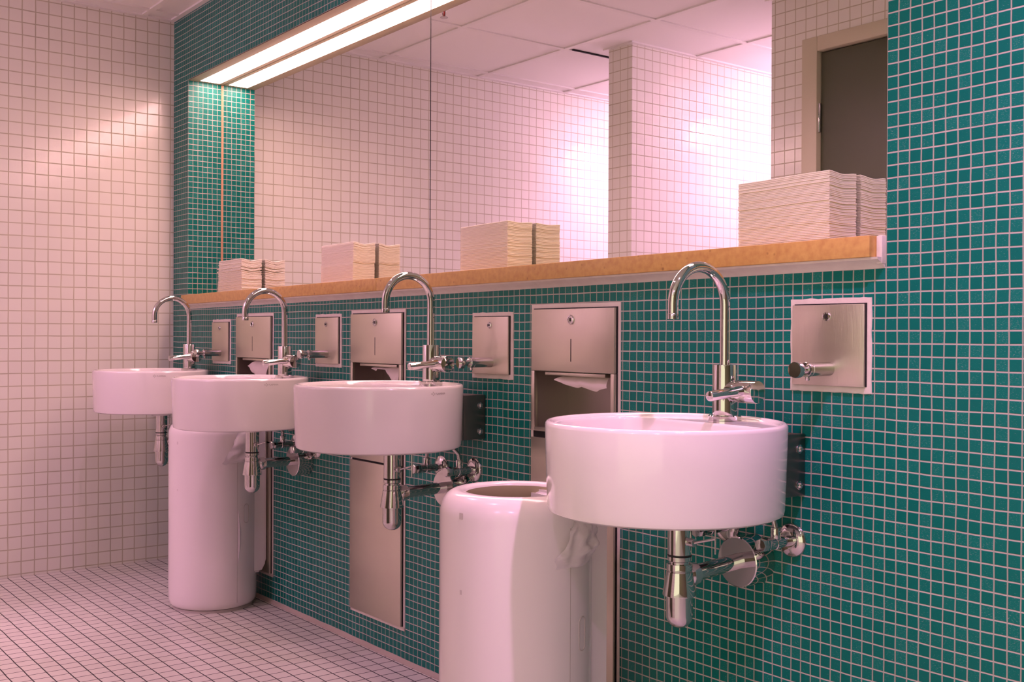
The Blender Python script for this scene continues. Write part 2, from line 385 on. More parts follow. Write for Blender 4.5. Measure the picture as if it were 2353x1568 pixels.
# ------------------------------------------------------------------ paper towel stacks
def towel(w, dpt, t, dip, kfrac, seed, sag, e):
    nx, ny = 8, 10; r = random.Random(seed)
    e = t*e
    xs = [-w/2, -w/2+e*.35, -w/2+e] + [-w/2+e+(w-2*e)*i/nx for i in range(1, nx)] + [w/2-e, w/2-e*.35, w/2]
    ys = [-dpt/2, -dpt/2+e*.35, -dpt/2+e] + [-dpt/2+e+(dpt-2*e)*i/ny for i in range(1, ny)] + [dpt/2-e, dpt/2-e*.35, dpt/2]
    ph = (seed//100)*1.7
    def edge(q, h):
        dd = h-abs(q)
        return t/2 if dd >= e else t/2*(.25+.75*math.sqrt(max(0, 1-(1-dd/e)**2)))
    def mid(x, y):
        s = (y+dpt/2)/dpt
        z = -dip*kfrac*(math.sin(PI*s)**2)*(0.6+.4*(x/w+.5)) - sag*kfrac*(.5-x/w)
        return z + .0003*math.sin(x*38+ph) 
    vt, vb = [], []
    for x in xs:
        for y in ys:
            h = min(edge(x, w/2), edge(y, dpt/2)); m = mid(x, y)
            vt.append((x, y, m+h)); vb.append((x, y, m-h))
    NY = len(ys); NX = len(xs); n = NX*NY; fs = []
    for i in range(NX-1):
        for j in range(NY-1):
            a = i*NY+j; fs.append((a, a+NY, a+NY+1, a+1)); fs.append((n+a, n+a+1, n+a+NY+1, n+a+NY))
    bl = [(i*NY) for i in range(NX)] + [(NX-1)*NY+j for j in range(1, NY)] + [i*NY+NY-1 for i in range(NX-2, -1, -1)] + [j for j in range(NY-2, 0, -1)]
    for a, b_ in zip(bl, bl[1:]+bl[:1]): fs.append((a, n+a, n+b_, b_))
    return MB().add(vt+vb, fs)
STACKS = [  # xl, xr, yf, top, count, dip, sag, jitter, top label, rest label, group
    (-.387, -.161, .056, 1.276, 44, .004, .004, .0011, 'topmost folded paper towel of the tall stack in front of the door reflection',
     'white folded paper towel in the tall stack at the right end of the shelf', 'paper towels in the right-hand stack'),
    (-1.403, -1.184, .058, 1.262, 34, .003, .003, .0006, 'topmost folded paper towel of the stack just right of the mirror seam',
     'white folded paper towel in the stack just right of the mirror seam', 'paper towels in the stack right of the mirror seam'),
    (-2.242, -2.020, .060, 1.261, 34, .007, .002, .0006, 'topmost folded paper towel of the stack just left of the mirror seam',
     'white folded paper towel in the stack just left of the mirror seam', 'paper towels in the stack left of the mirror seam'),
    (-3.128, -2.904, .057, 1.253, 34, .008, .001, .0012, 'topmost folded paper towel of the stack before the green niche return',
     'white folded paper towel in the small stack before the green niche return', 'paper towels in the left-hand stack')]
for si, (xl, xr, yf, zt, cnt, dip, sag, jit, ltop, lrest, grp) in enumerate(STACKS):
    xc = (xl+xr)/2; z0 = SH(xc)+.0008; yb = .1425
    H = zt-z0; p = H/cnt; t = p - (.0006 if si == 3 else .0003) - (dip+sag)/cnt
    r = random.Random(40+si)
    for k in range(cnt):
        ox, oy = r.gauss(0, min(jit, .0005) if si == 0 else jit), -abs(r.gauss(0, jit*.8))
        wscale = 1.0
        if si == 3:   # the left stack has two proud sheets and spreads towards its foot
            wscale = 1.0 + .06*(1-k/cnt); ox -= .004*(1-k/cnt)
            if k in (25, 22): ox -= .006; oy -= .003
        if si == 2 and k < 17: ox -= .0018; oy -= .0012
        o = towel((xr-xl)*wscale, yb-yf, t, dip, (k+.5)/cnt, 100*si+k, sag, .22 if jit > .001 else .15).build('folded_paper_towel', M_paper, loc=(xc+ox, (yf+yb)/2+oy, z0+p*(k+.5)), smooth=50)
        tag(o, ltop if k == cnt-1 else lrest, 'paper towel', grp)

# ------------------------------------------------------------------ basins
R = .2155; BH = .1635
def basin_body():
    N = 120; mb = MB(); rings = []
    def circ(r, z): rings.append([(r*math.cos(2*PI*i/N), r*math.sin(2*PI*i/N), z) for i in range(N)])
    # z = 0 at the rim
    circ(.03, -BH); circ(R-.030, -BH); circ(R-.014, -BH+.0012); circ(R-.0065, -BH+.005); circ(R-.0045, -BH+.013)
    circ(R-.0015, -.06); circ(R, -.008); circ(R-.0012, -.0035); circ(R-.0042, -.0006); circ(R-.008, 0); circ(R-.0115, -.0008); circ(R-.0145, -.0035)
    circ(R-.0165, -.0062)
    # the bowl outline: the circle cut by the tap deck
    cy, yd, ri = -.035, .088, R-.021
    def dee(sc, z, yd_):
        pts = []
        for i in range(N):
            a = 2*PI*i/N; dx, dy = math.cos(a), math.sin(a)
            bq = 2*cy*dy; cq = cy*cy-ri*ri; tc = (-bq+math.sqrt(bq*bq-4*cq))/2
            t = tc
            if dy > 1e-6:
                tl = (yd_-cy)/dy
                q = 7.0; t = (tc**-q + tl**-q)**(-1/q)
            pts.append((dx*t*sc, cy+dy*t*sc, z))
        rings.append(pts)
    dee(1.0, -.0064, yd); dee(.992, -.008, yd); dee(.984, -.012, yd); dee(.975, -.03, yd); dee(.955, -.07, yd); dee(.92, -.095, yd); dee(.85, -.108, yd); dee(.6, -.114, yd); dee(.25, -.118, yd); dee(.13, -.12, yd)
    for r_ in rings: mb.v += r_
    for k in range(len(rings)-1):
        for i in range(N):
            j = (i+1) % N; mb.f.append((k*N+i, k*N+j, (k+1)*N+j, (k+1)*N+i))
    mb.f.append(tuple(range(N))); L_ = (len(rings)-1)*N; mb.f.append(tuple(L_+i for i in range(N)))
    return mb
def outlet_boss(): return MB().lathe([(.05,.001),(.047,-.004),(.041,-.013),(.036,-.0155),(.02,-.0155)], 40, (0,.04,-BH), 'Z', True, True)
def logo_mesh(ang0, Rr, z, cap=.0052):
    """maker's mark printed on the wall of the basin: four-point arrow outline and the word"""
    cu = bpy.data.curves.new('mark', 'FONT'); cu.body = 'FLAMINIA'; cu.size = cap*1.42; cu.space_character = 1.05
    tmp = bpy.data.objects.new('mark', cu); COL.objects.link(tmp)
    bpy.context.view_layer.update()
    me = bpy.data.meshes.new_from_object(tmp.evaluated_get(bpy.context.evaluated_depsgraph_get()))
    bm = bmesh.new(); bm.from_mesh(me); bmesh.ops.triangulate(bm, faces=bm.faces); bm.verts.index_update()
    vs = [(v.co.x+.0115, v.co.y) for v in bm.verts]; fs = [[v.index for v in f.verts] for f in bm.faces]; bm.free()
    bpy.data.objects.remove(tmp); bpy.data.curves.remove(cu); bpy.data.meshes.remove(me)
    # arrow-like diamond outline
    c = (.004, cap/2); out = [(-.0055,.0018),(-.001,.0018),(-.001,.0058),(.0052,0),(-.001,-.0058),(-.001,-.0018),(-.0055,-.0018)]
    n0 = len(vs)
    for q in (1.0, .72): vs += [(c[0]+x*q, c[1]+y*q) for x, y in out]
    m = len(out)
    for i in range(m):
        j = (i+1) % m; fs.append((n0+i, n0+j, n0+m+j, n0+m+i))
    wid = .0115+.031
    mb = MB()
    for x, y in vs:
        a = ang0 + (x-wid/2)/Rr
        mb.v.append((Rr*math.cos(a), Rr*math.sin(a), z+y-cap/2))
    mb.f = [tuple(f) for f in fs]
    return mb
SINKS = [  # x, y, rim z, mark angle, label
    (-.255, -.294, .802, None, 'white round wash basin nearest the camera, in front of the right-hand bin'),
    (-1.284, -.277, .829, 11.0, 'white round wash basin third from the left wall, its trap in full view'),
    (-2.190, -.256, .8165, 1.6, 'white round wash basin second from the left wall, overlapping the left bin'),
    (-3.075, -.238, .815, -11.8, 'white round wash basin farthest away, beside the white tiled end wall')]
basin_me = boss_me = None
for i, (sx, sy, sz, la, lab) in enumerate(SINKS):
    o = thing('wash_basin', lab, 'sink', (sx, sy, sz), 'round wash basins along the teal wall')
    if basin_me is None:
        b0 = basin_body().build('basin', M_ceramic, o, smooth=40); basin_me = b0.data
        c0 = outlet_boss().build('outlet_boss', M_ceramic, o, smooth=40); boss_me = c0.data
        d0 = MB().lathe([(.001,-.1165),(.018,-.1165),(.0205,-.118),(.0205,-.1195)], 32, (0,-.035,0), 'Z').build('drain_plug', M_chrome, o); drain_me = d0.data
    else:
        for nm, me in (('basin', basin_me), ('outlet_boss', boss_me), ('drain_plug', drain_me)):
            c = bpy.data.objects.new(nm, me); COL.objects.link(c); c.parent = o
    gap = -(sy)        # centre to wall
    hw = .082
    br = MB()
    yw = gap-.0005; ys_ = math.sqrt((R-.004)**2-hw**2)+.004
    for s in (-1, 1): br.box(s*hw-.002, s*hw+.002, ys_-.002, yw, -.150, -.033, .0015)
    br.box(-hw, hw, yw-.004, yw, -.150, -.033, .001)
    for s in (-1, 1): br.cyl(.0048, .117, (s*(hw+.0005), ys_+.001, -.150), 'Z', 16, .001)
    bk = br.build('bracket', M_brkt, o)
    if i < 2:
        for z in (-.061, -.130):
            MB().lathe([(.0085,0),(.0085,.0012),(.0062,.0018),(.0056,.0042),(.0035,.0062),(.0008,.0068)], 24, (hw+.002, yw-.018, z), 'X', True, True).build('bolt', M_chrome, bk)
    if la is not None:
        lm = logo_mesh(math.radians(la), R+.00012, -.0175).build('maker_mark', M_print, o, smooth=0)
        lm['label'] = 'small grey printed maker mark'

# ------------------------------------------------------------------ taps
def make_tap():
    o = thing('mixer_tap', '', 'tap', (0,0,0), 'chrome mixer taps on the basins')
    MB().lathe([(.031,0),(.031,.0075),(.0295,.0095),(.023,.0100)], 40, (0,0,0), 'Z', True, True).build('base_ring', M_chrome, o)
    MB().lathe([(.0226,.0095),(.0226,.1035),(.0222,.1045),(.0112,.1048)], 40, (0,0,0), 'Z', True, True).build('body', M_chrome, o)
    z1, ra = .216, .070; path = [(0,0,.104),(0,0,.12),(0,0,.17)]
    for k in range(0, 25):
        a = PI*k/24; path.append((0, -ra+ra*math.cos(a), z1+ra*math.sin(a)))
    path += [(0,-2*ra,.206),(0,-2*ra,.198)]
    sp = MB().tube(path, .0100, 24).build('spout', M_chrome, o)
    MB().lathe([(.0106,0),(.0106,.009),(.0100,.010),(.006,.010),(.006,.002)], 24, (0,-2*ra,.1885), 'Z', True, False).build('aerator', M_chrome_dull, sp)
    ct = MB().lathe([(.0190,.010),(.0198,.030),(.0190,.0315),(.0190,.033),(.0212,.0345),(.0212,.078),(.0204,.0795),(.001,.0800)], 40, (0,0,.0555), 'X', True, True).build('cartridge', M_chrome, o)
    MB().tube([(.056,-.012,.0585),(.055,-.050,.055),(.054,-.100,.0505),(.054,-.1025,.0503),(.054,-.1035,.0502)], [.0092,.0092,.0095,.0088,.0068], 24).build('lever', M_chrome, ct)
    return o
tap0 = make_tap()
TAPL = ['chrome gooseneck mixer tap on the basin nearest the camera', 'chrome gooseneck mixer tap on the basin third from the left wall',
        'chrome gooseneck mixer tap on the basin second from the left wall', 'chrome gooseneck mixer tap on the farthest basin by the end wall']
TAPS = [(-.255, -.134, .7960), (-1.284, -.119, .8230), (-2.190, -.102, .8105), (-3.075, -.087, .8090)]
for i, p in enumerate(TAPS):
    if i == 0: tap0.location = p; tap0['label'] = TAPL[0]
    else: copy_tree(tap0, p, TAPL[i])

# ------------------------------------------------------------------ bottle traps (z from the rim of the basin)
def make_trap(wall_dy):
    o = thing('bottle_trap', '', 'drain trap', (0,0,0), 'chrome bottle traps under the basins')
    top = -BH-.0155
    MB().lathe([(.022,top-.0008),(.022,-.2445),(.0205,-.2455),(.0205,-.2475),(.0222,-.2485),(.0222,-.256),(.0205,-.257),(.0185,-.258),(.0185,-.2625)], 36, cap0=True, cap1=True).build('tailpiece', M_chrome, o)
    MB().lathe([(.0208,-.2440),(.0224,-.2450),(.0224,-.2470),(.0208,-.2480)], 36).build('rubber_ring', M_rubber, o)
    MB().lathe([(.0190,-.2615),(.0232,-.2620),(.0236,-.2635),(.0236,-.2735),(.0225,-.2745),(.0225,-.2757),(.0238,-.2765),(.0306,-.3175),(.0304,-.3195),(.0250,-.3205)], 40, cap0=True, cap1=True).build('trap_cup', M_chrome, o)
    bp = [(.0245,-.3200),(.0245,-.3560)]
    for k in range(1, 9):
        a = PI/2*k/8; bp.append((.0245*math.cos(a)+.0001, -.356-.0235*math.sin(a)))
    MB().lathe(bp, 40, cap0=True).build('trap_bottle', M_chrome, o)
    MB().lathe([(.0165,.018),(.0195,.022),(.0205,.026),(.0205,.040),(.019,.042),(.0155,.043)], 32, (0,0,-.286), 'Y', True, True).build('pipe_nut', M_chrome, o)
    fx = -.036
    MB().tube([(0,.03,-.286),(fx*.25,wall_dy*.35,-.286),(fx*.9,wall_dy*.8,-.2875),(fx,wall_dy-.0005,-.288)], .0155, 28).build('outlet_pipe', M_chrome, o)
    MB().lathe([(.0140,wall_dy-.0555),(.0475,wall_dy-.0555),(.0494,wall_dy-.0540),(.0494,wall_dy-.0004)], 56, (fx,0,-.2905), 'Y', False, True).build('wall_cover', M_chrome, o)
    lv = MB().cyl(.0075, .016, (.0205,0,-.220), 'X', 20, .001)
    lv.tube([(.034,0,-.220),(.075,.012,-.208)], .0024, 12)
    lv.tube([(.075,.012,-.172),(.075,.012,-.235)], .0018, 10).build('plug_linkage', M_chrome_dull, o)
    return o
TRL = ['chrome bottle trap under the basin nearest the camera', 'chrome bottle trap under the third basin, before the steel panel',
       'chrome bottle trap under the second basin, in front of the left bin', 'chrome bottle trap under the farthest basin, left of the left bin']
for i, (sx, sy, sz, la, lab) in enumerate(SINKS):
    ty = sy+.04
    o = make_trap(-ty); o.location = (sx, ty, sz); o['label'] = TRL[i]

# ------------------------------------------------------------------ stop valves with their supply hoses
def make_valve(side, up, dx):
    o = thing('stop_valve', '', 'valve', (0,0,0), 'chrome stop valves below the basins')
    MB().lathe([(.033,.0004),(.0325,.0035),(.029,.0075),(.018,.0105),(.0125,.0112)], 40, (0,0,0), '-Y', True, True).build('wall_rose', M_chrome, o)
    bd = MB().lathe([(.0105,.010),(.0105,.040),(.0125,.041),(.0125,.055),(.0115,.056),(.0115,.072),(.0085,.073)], 28, (0,0,0), '-Y', True, True)
    bd.cyl(.0095, .026, (0,-.05,.004), 'Z', 24, .001)
    bd.build('valve_body', M_chrome, o)
    MB().lathe([(.0125,.072),(.0135,.074),(.0135,.092),(.0120,.095),(.004,.0955)], 8, (0,0,0), '-Y', True, True).build('handle', M_chrome, o)
    MB().tube([(0,-.05,.028),(dx*.1,-.052,.045),(dx*.5,-.075,.07),(dx,-.10,up)], .0055, 14).build('supply_hose', M_chrome_dull, o)
    return o
VAL = [(-.201, .562, .802, -.03, 'right-hand chrome stop valve under the basin nearest the camera', -.294),
       (-.364, .566, .802, .05, 'left-hand chrome stop valve under the basin nearest the camera', -.294),
       (-1.250, .592, .829, -.02, 'right-hand chrome stop valve under the third basin, above the white bin', -.277),
       (-1.408, .584, .829, .05, 'left-hand chrome stop valve under the third basin', -.277),
       (-2.155, .572, .8165, -.01, 'right-hand chrome stop valve under the second basin', -.256),
       (-2.312, .575, .8165, .05, 'left-hand chrome stop valve under the second basin', -.256)]
for vx, vz, sz, dx, lab, sy in VAL:
    o = make_valve(1, sz-BH-vz-.016, dx); o.location = (vx, 0, vz); o['label'] = lab

# ------------------------------------------------------------------ soap dispensers
def make_soap():
    o = thing('soap_dispenser', '', 'soap dispenser', (0,0,0), 'steel soap dispensers set in the teal wall')
    sb = MB(); n = 20; vs = []
    def jag(x, z): return .0016*noise.noise(Vector((x*60, z*60, 2)))
    # ragged bead of sealant round the plate
    ox, oz, ix, iz = .0895, .0875, .0765, .0735
    pts_o, pts_i = [], []
    def loop(hx, hz, j):
        P = []
        for (x0,z0,x1,z1) in ((-hx,-hz,hx,-hz),(hx,-hz,hx,hz),(hx,hz,-hx,hz),(-hx,hz,-hx,-hz)):
            for k in range(n):
                t = k/n; x, z = x0+(x1-x0)*t, z0+(z1-z0)*t; q = jag(x, z)*j
                P.append((x+(q if abs(x) >= hx-1e-6 else 0), z+(q if abs(z) >= hz-1e-6 else 0)))
        return P
    for (hx, hz, y, j) in ((ox,oz,-.0003,1),(ox-.001,oz-.001,-.0022,1),(ix,iz,-.0032,0),(ix,iz,-.0003,0)):
        vs += [(x, y, z) for x, z in loop(hx, hz, j)]
    m = 4*n; fs = []
    for k in range(3):
        for i in range(m): fs.append((k*m+i, k*m+(i+1) % m, (k+1)*m+(i+1) % m, (k+1)*m+i))
    sb.add(vs, fs).build('sealant_edge', M_seal, o)
    MB().box(-.0785, .0808, -.0040, -.0025, -.0745, .0776).build('plate_gap_shade', M_black, o)  # black sheet painted in for the shadow round the plate
    MB().box(-.0795, .0785, -.0095, -.0042, -.0755, .0755, .0012).build('front_plate', M_steel, o)
    lk = MB().lathe([(.0085,0),(.0085,.002),(.0072,.0034),(.0058,.0036),(.0054,.0026),(.0001,.0026)], 28, (-.001,-.0095,.0535), '-Y', True, False).build('lock', M_chrome, o)
    MB().box(-.0022, .0002, -.0136, -.0120, .0505, .0565).build('keyhole', M_black, lk)
    nz = MB().lathe([(.0128,0),(.0128,.058),(.0121,.0585),(.0121,.0600),(.0135,.0605),(.0135,.0680),(.0127,.0690),(.0075,.0695)], 36, (.004,-.0095,-.044), '-Y', True, True)
    nz.build('spout_barrel', M_chrome_dull, o)
    MB().lathe([(.0068,.0690),(.0068,.0850),(.0120,.0860),(.0146,.0885),(.0148,.0980),(.0140,.1010),(.0010,.1018)], 36, (.004,-.0095,-.044), '-Y', True, True).build('push_button', M_chrome, o)
    MB().lathe([(.0040,-.0105),(.0040,-.0185),(.0030,-.0200)], 16, (.004,-.072,-.044), 'Z', True, True).build('outlet_nib', M_chrome_dull, o)
    return o
soap0 = make_soap()
SOAPS = [(-.117, .938, 'steel soap dispenser with push button, right of the nearest basin'),
         (-1.1705, .927, 'steel soap dispenser with push button, right of the third basin'),
         (-2.0755, .9345, 'steel soap dispenser with push button, right of the second basin'),
         (-2.957, .925, 'steel soap dispenser with push button, right of the farthest basin')]
for i, (x, z, lab) in enumerate(SOAPS):
    if i == 0: soap0.location = (x, 0, z); soap0['label'] = lab
    else: copy_tree(soap0, (x, 0, z), lab)

# ------------------------------------------------------------------ recessed towel dispenser and waste units
def make_unit():
    o = thing('towel_dispenser', '', 'paper towel dispenser', (0,0,FZ), 'recessed steel towel and waste units')
    h = .1515; e = -.012; Z = lambda z: z-FZ
    s = MB()
    for x0, x1, z0, z1 in ((-h-.010,h+.010,1.018,1.031),(-h-.010,-h,.080,1.018),(h,h+.010,.080,1.018),(-h-.010,h+.010,.080,.091)):
        s.box(x0, x1, -.003, -.0003, Z(z0), Z(z1))
    s.build('sealant_edge', M_seal, o)
    MB().box(-h+.001, h+.0028, -.0045, -.0005, Z(.868), Z(1.0212)).box(-h+.001, h+.0028, -.0045, -.0005, Z(.0925), Z(.726)).box(h-.012, h+.0028, -.0045, -.0005, Z(.7262), Z(.8678)).build('shell_gap_shade', M_black, o)  # black shell, run past the doors to imitate the shade in their gaps
    ud = MB().box(-h, h, e, -.0047, Z(.867), Z(1.0185), .0013).build('upper_door', M_steel, o)
    lk = MB().lathe([(.0115,0),(.0115,.0022),(.0100,.0038),(.0078,.0040),(.0072,.0028),(.0001,.0028)], 28, (0,e,Z(.992)), '-Y', True, False).build('lock', M_chrome, ud)
    MB().box(-.0015, .0015, e-.0041, e-.0026, Z(.988), Z(.996)).build('keyhole', M_black, lk)
    MB().box(-.0021, .0021, e-.0006, e+.002, Z(.891), Z(.947), .0018).build('level_slot', M_black, ud)
    fr = MB().box(-h, -h+.013, e, -.0005, Z(.718), Z(.8665), .001).box(h-.013, h, e, -.0005, Z(.718), Z(.8665), .001)
    fr.box(-h+.013, h-.013, e, -.0005, Z(.718), Z(.7275), .001).build('opening_frame', M_steel, o)
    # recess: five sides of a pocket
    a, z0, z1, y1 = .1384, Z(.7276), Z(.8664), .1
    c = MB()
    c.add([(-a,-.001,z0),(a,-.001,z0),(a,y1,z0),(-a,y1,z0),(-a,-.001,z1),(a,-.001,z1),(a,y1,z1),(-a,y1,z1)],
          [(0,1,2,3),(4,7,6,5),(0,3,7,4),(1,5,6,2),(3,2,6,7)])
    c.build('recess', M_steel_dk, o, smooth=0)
    MB().box(-.11, .11, -.002, .045, z1-.010, z1-.001, .002).build('towel_lip', M_steel, o)
    MB().box(-h, h, e, -.0047, Z(.567), Z(.702), .0013).build('middle_panel', M_steel, o)
    ld = MB().box(-h, h, e, -.0047, Z(.092), Z(.561), .0013).build('lower_door', M_steel, o)
    lk2 = MB().lathe([(.0085,0),(.0085,.002),(.0072,.0034),(.0058,.0036),(.0054,.0026),(.0001,.0026)], 28, (h-.034,e,Z(.388)), '-Y', True, False).build('lock', M_chrome_dull, ld)
    MB().box(h-.0352, h-.0328, e-.0041, e-.0025, Z(.385), Z(.391)).build('keyhole', M_black, lk2)
    return o
unit0 = make_unit()
UL = ['steel towel and waste unit behind the left bin, nearest the end wall', 'steel towel and waste unit in the middle, behind the third basin',
      'steel towel and waste unit behind the right-hand bin, nearest the camera']
for i, x in enumerate(UNITX):
    if i == 0: unit0.location = (x, 0, FZ); unit0['label'] = UL[0]
    else: copy_tree(unit0, (x, 0, FZ), UL[i])
# tissue hanging out of each slot
def sheet(pts_top, pts_bot, y0, bulge, seed, thick=.0006, n=26, m=8):
    """cloth-like sheet between an upper and a lower edge (x, z) polyline"""
    def samp(P, t):
        t *= len(P)-1; i = min(int(t), len(P)-2); q = t-i
        return (P[i][0]*(1-q)+P[i+1][0]*q, P[i][1]*(1-q)+P[i+1][1]*q)
    vs = []; fs = []
    for i in range(n+1):
        t = i/n; a = samp(pts_top, t); b_ = samp(pts_bot, t)
        for j in range(m+1):
            s = j/m; x = a[0]*(1-s)+b_[0]*s; z = a[1]*(1-s)+b_[1]*s
            y = y0 - bulge*math.sin(s*1.7) + .004*noise.noise(Vector((x*45, z*30, seed)))
            vs.append((x, y, z))
    for i in range(n):
        for j in range(m):
            a = i*(m+1)+j; fs.append((a, a+m+1, a+m+2, a+1))
    k = len(vs); vs2 = [(x, y+thick, z) for x, y, z in vs]
    fs2 = [tuple(reversed([q+k for q in f])) for f in fs]
    bl = [i*(m+1) for i in range(n+1)] + [n*(m+1)+j for j in range(1, m+1)] + [i*(m+1)+m for i in range(n-1, -1, -1)] + [j for j in range(m-1, 0, -1)]
    side = [(a, b_, b_+k, a+k) for a, b_ in zip(bl, bl[1:]+bl[:1])]
    return MB().add(vs+vs2, fs+fs2+side)
ZT = .8555
t3 = sheet([(-.055,ZT),(0,ZT),(.06,ZT),(.105,ZT)], [(-.072,.846),(-.03,.836),(.015,.829),(.03,.833),(.06,.826),(.082,.823),(.095,.829),(.118,.833)], .012, .016, 1)
o = t3.build('paper_towel', M_tissue, loc=(UNITX[2], 0, 0)); tag(o, 'crumpled white paper towel hanging in the opening of the nearest steel unit', 'paper towel')
t2 = sheet([(-.03,ZT),(.02,ZT),(.06,ZT),(.115,ZT)], [(-.035,.850),(-.01,.843),(.0,.850),(.05,.848),(.075,.826),(.105,.808),(.125,.806)], .010, .014, 2)
o = t2.build('paper_towel', M_tissue, loc=(UNITX[1], 0, 0)); tag(o, 'white paper towel hanging in the opening of the middle steel unit', 'paper towel')
t1 = sheet([(-.01,ZT),(.03,ZT),(.07,ZT),(.115,ZT)], [(-.045,.836),(-.01,.815),(.03,.805),(.07,.800),(.115,.797)], .008, .018, 3)
o = t1.build('paper_towel', M_tissue, loc=(UNITX[0], 0, 0)); tag(o, 'white paper towel pulled from the leftmost steel unit, behind the second tap', 'paper towel')

# ------------------------------------------------------------------ waste bins
BR, BT = .153, .645
def make_bin():
    o = thing('waste_bin', '', 'waste bin', (0,0,FZ), 'white cylindrical waste bins')
    H = BT-FZ
    prof = [(.02,.010),(BR-.016,.010),(BR-.010,.012),(BR-.004,.020),(BR-.001,.035),(BR,.07),(BR,H-.045)]
    for k in range(1, 11):
        a = PI/2*k/10; prof.append((BR-.036+.036*math.cos(a), H-.045+.045*math.sin(a)))
    prof += [(BR-.046,H-.0015),(BR-.050,H-.006),(BR-.051,H-.012)]
    MB().lathe(prof, 96, cap0=True).build('body', M_bin, o, smooth=40)
    MB().lathe([(BR-.0515,H-.008),(BR-.050,H-.03),(BR-.03,H-.06),(BR-.022,H-.2),(BR-.025,.03),(.01,.03)], 64, cap1=True).build('inner_bucket', M_bin_in, o, smooth=40)
    MB().lathe([(BR-.014,0),(BR-.014,.0095)], 64, cap0=True, cap1=True).build('foot_ring', M_groove, o)
    # flat housing on the wall side
    hs = MB(); w = .105; y0, y1 = .085, .160
    sec = [(.115,y0),(.115,y1-.02),(.150,y1),(H-.03,y1),(H-.018,y1-.01),(H-.014,y1-.03),(H-.014,y0)]
    vs = [(s*w, y, z) for s in (-1, 1) for z, y in sec]; q = len(sec)
    fs = [tuple(range(q)), tuple(q+i for i in reversed(range(q)))] + [(i, (i+1) % q, q+(i+1) % q, q+i) for i in range(q)]
    bm = bmesh.new(); bv = [bm.verts.new(v) for v in vs]
    for f_ in fs: bm.faces.new([bv[i] for i in f_])
    bmesh.ops.recalc_face_normals(bm, faces=bm.faces); bmesh.ops.bevel(bm, geom=list(bm.edges), offset=.008, segments=3, affect='EDGES')
    bm.verts.index_update(); hs.add([v.co[:] for v in bm.verts], [[v.index for v in f_.verts] for f_ in bm.faces]); bm.free()
    hs.build('rear_housing', M_bin, o, smooth=40)
    return o
def on_cyl(ang, z, rr): return (rr*math.cos(ang), rr*math.sin(ang), z)
def bin_details(o, seam, oval, oz, marks):
    # vertical seam of the door
    s = MB()
    if seam is not None:
        n = 30; vs = []; fs = []
        for k in range(n+1):
            z = .03+(BT-FZ-.09)*k/n
            for a, rr in ((-.0008,BR-.001),(-.0008,BR+.0003),(.0008,BR+.0003),(.0008,BR-.001)): vs.append(on_cyl(seam+a/BR, z, rr))
        for k in range(n):
            for j in range(4): fs.append((k*4+j, k*4+(j+1) % 4, k*4+4+(j+1) % 4, k*4+4+j))
        s.add(vs, fs).build('door_seam', M_groove, o)
    hw, hh = .0115, .033; P = []
    for k in range(40):
        a = 2*PI*k/40; x, z = hw*math.cos(a), hw*math.sin(a)+(hh-hw if math.sin(a) >= 0 else -(hh-hw))
        P.append(Vector(on_cyl(oval+x/BR, oz+z, BR+.0004)))
    MB().tube(P+P[:2], .0010, 8, caps=False).build('lock_cover', M_groove, o)
    for a, z, w, hgt in marks:
        m = MB(); vs = []
        for dz in (-hgt, hgt):
            for da in (-w, 0, w): vs.append(on_cyl(a+da/BR, z+dz, BR+.0003))
        m.add(vs, [(0,1,4,3),(1,2,5,4)]).build('sticker_mark', M_mark, o)
bn = make_bin(); bn.location = (-.605, -.36, FZ); bn['label'] = 'white cylindrical waste bin under the basin nearest the camera'
bl = copy_tree(bn, (-2.612, -.176, FZ), 'white cylindrical waste bin at the back, between the first two basins')
def liner(pts, seed, sz):
    """puffed fold of thin film lying over the shoulder of a bin"""
    mb = MB(); n, m = 28, 20; vs = []; fs = []
    cxy, ang, z0 = pts
    for i in range(n+1):
        for j in range(m+1):
            u = -1+2*i/n; v = -1+2*j/m
            q = max(0, 1-(u*u*.9+v*v*.9)); puff = math.sqrt(q)*.020*(1+.9*noise.noise(Vector((u*2.2+seed, v*2.2, 0))))+.006*noise.noise(Vector((u*6, v*5+seed, 2)))*q
            wv = 1+.25*noise.noise(Vector((v*2.5, seed, 1)))
            a = ang + u*sz[0]*wv*(1-.25*v)/BR + .1*v
            z = z0 + v*sz[1]*(1+.15*noise.noise(Vector((u*3, seed, 4))))
            hz = (z-(BT-FZ-.045))/.045
            rr = (BR if hz <= 0 else BR-.036+.036*math.sqrt(max(0, 1-min(hz, 1)**2)))+.0012+max(0, puff)
            vs.append((rr*math.cos(a), rr*math.sin(a), z))
    for i in range(n):
        for j in range(m):
            a = i*(m+1)+j; fs.append((a, a+m+1, a+m+2, a+1))
    return mb.add(vs, fs)
D2R = math.radians
bin_details(bn, D2R(5.5), D2R(20), .390, [(D2R(-81), .622, .005, .006), (D2R(-81), .476, .0028, .0045)])
bin_details(bl, D2R(10.3), D2R(25.3), .338, [(D2R(-73.5), .590, .003, .005), (D2R(-73.5), .427, .002, .003)])
o = liner((None, D2R(19), .575), 3, (.050, .050)).build('bin_liner', M_film, loc=(-.605, -.36, FZ), smooth=60)
tag(o, 'clear plastic liner bulging over the side of the right-hand bin', 'bin bag')
o = liner((None, D2R(20), .575), 8, (.052, .055)).build('bin_liner', M_film, loc=(-2.612, -.176, FZ), smooth=60)
tag(o, 'clear plastic liner bulging over the side of the left bin', 'bin bag')
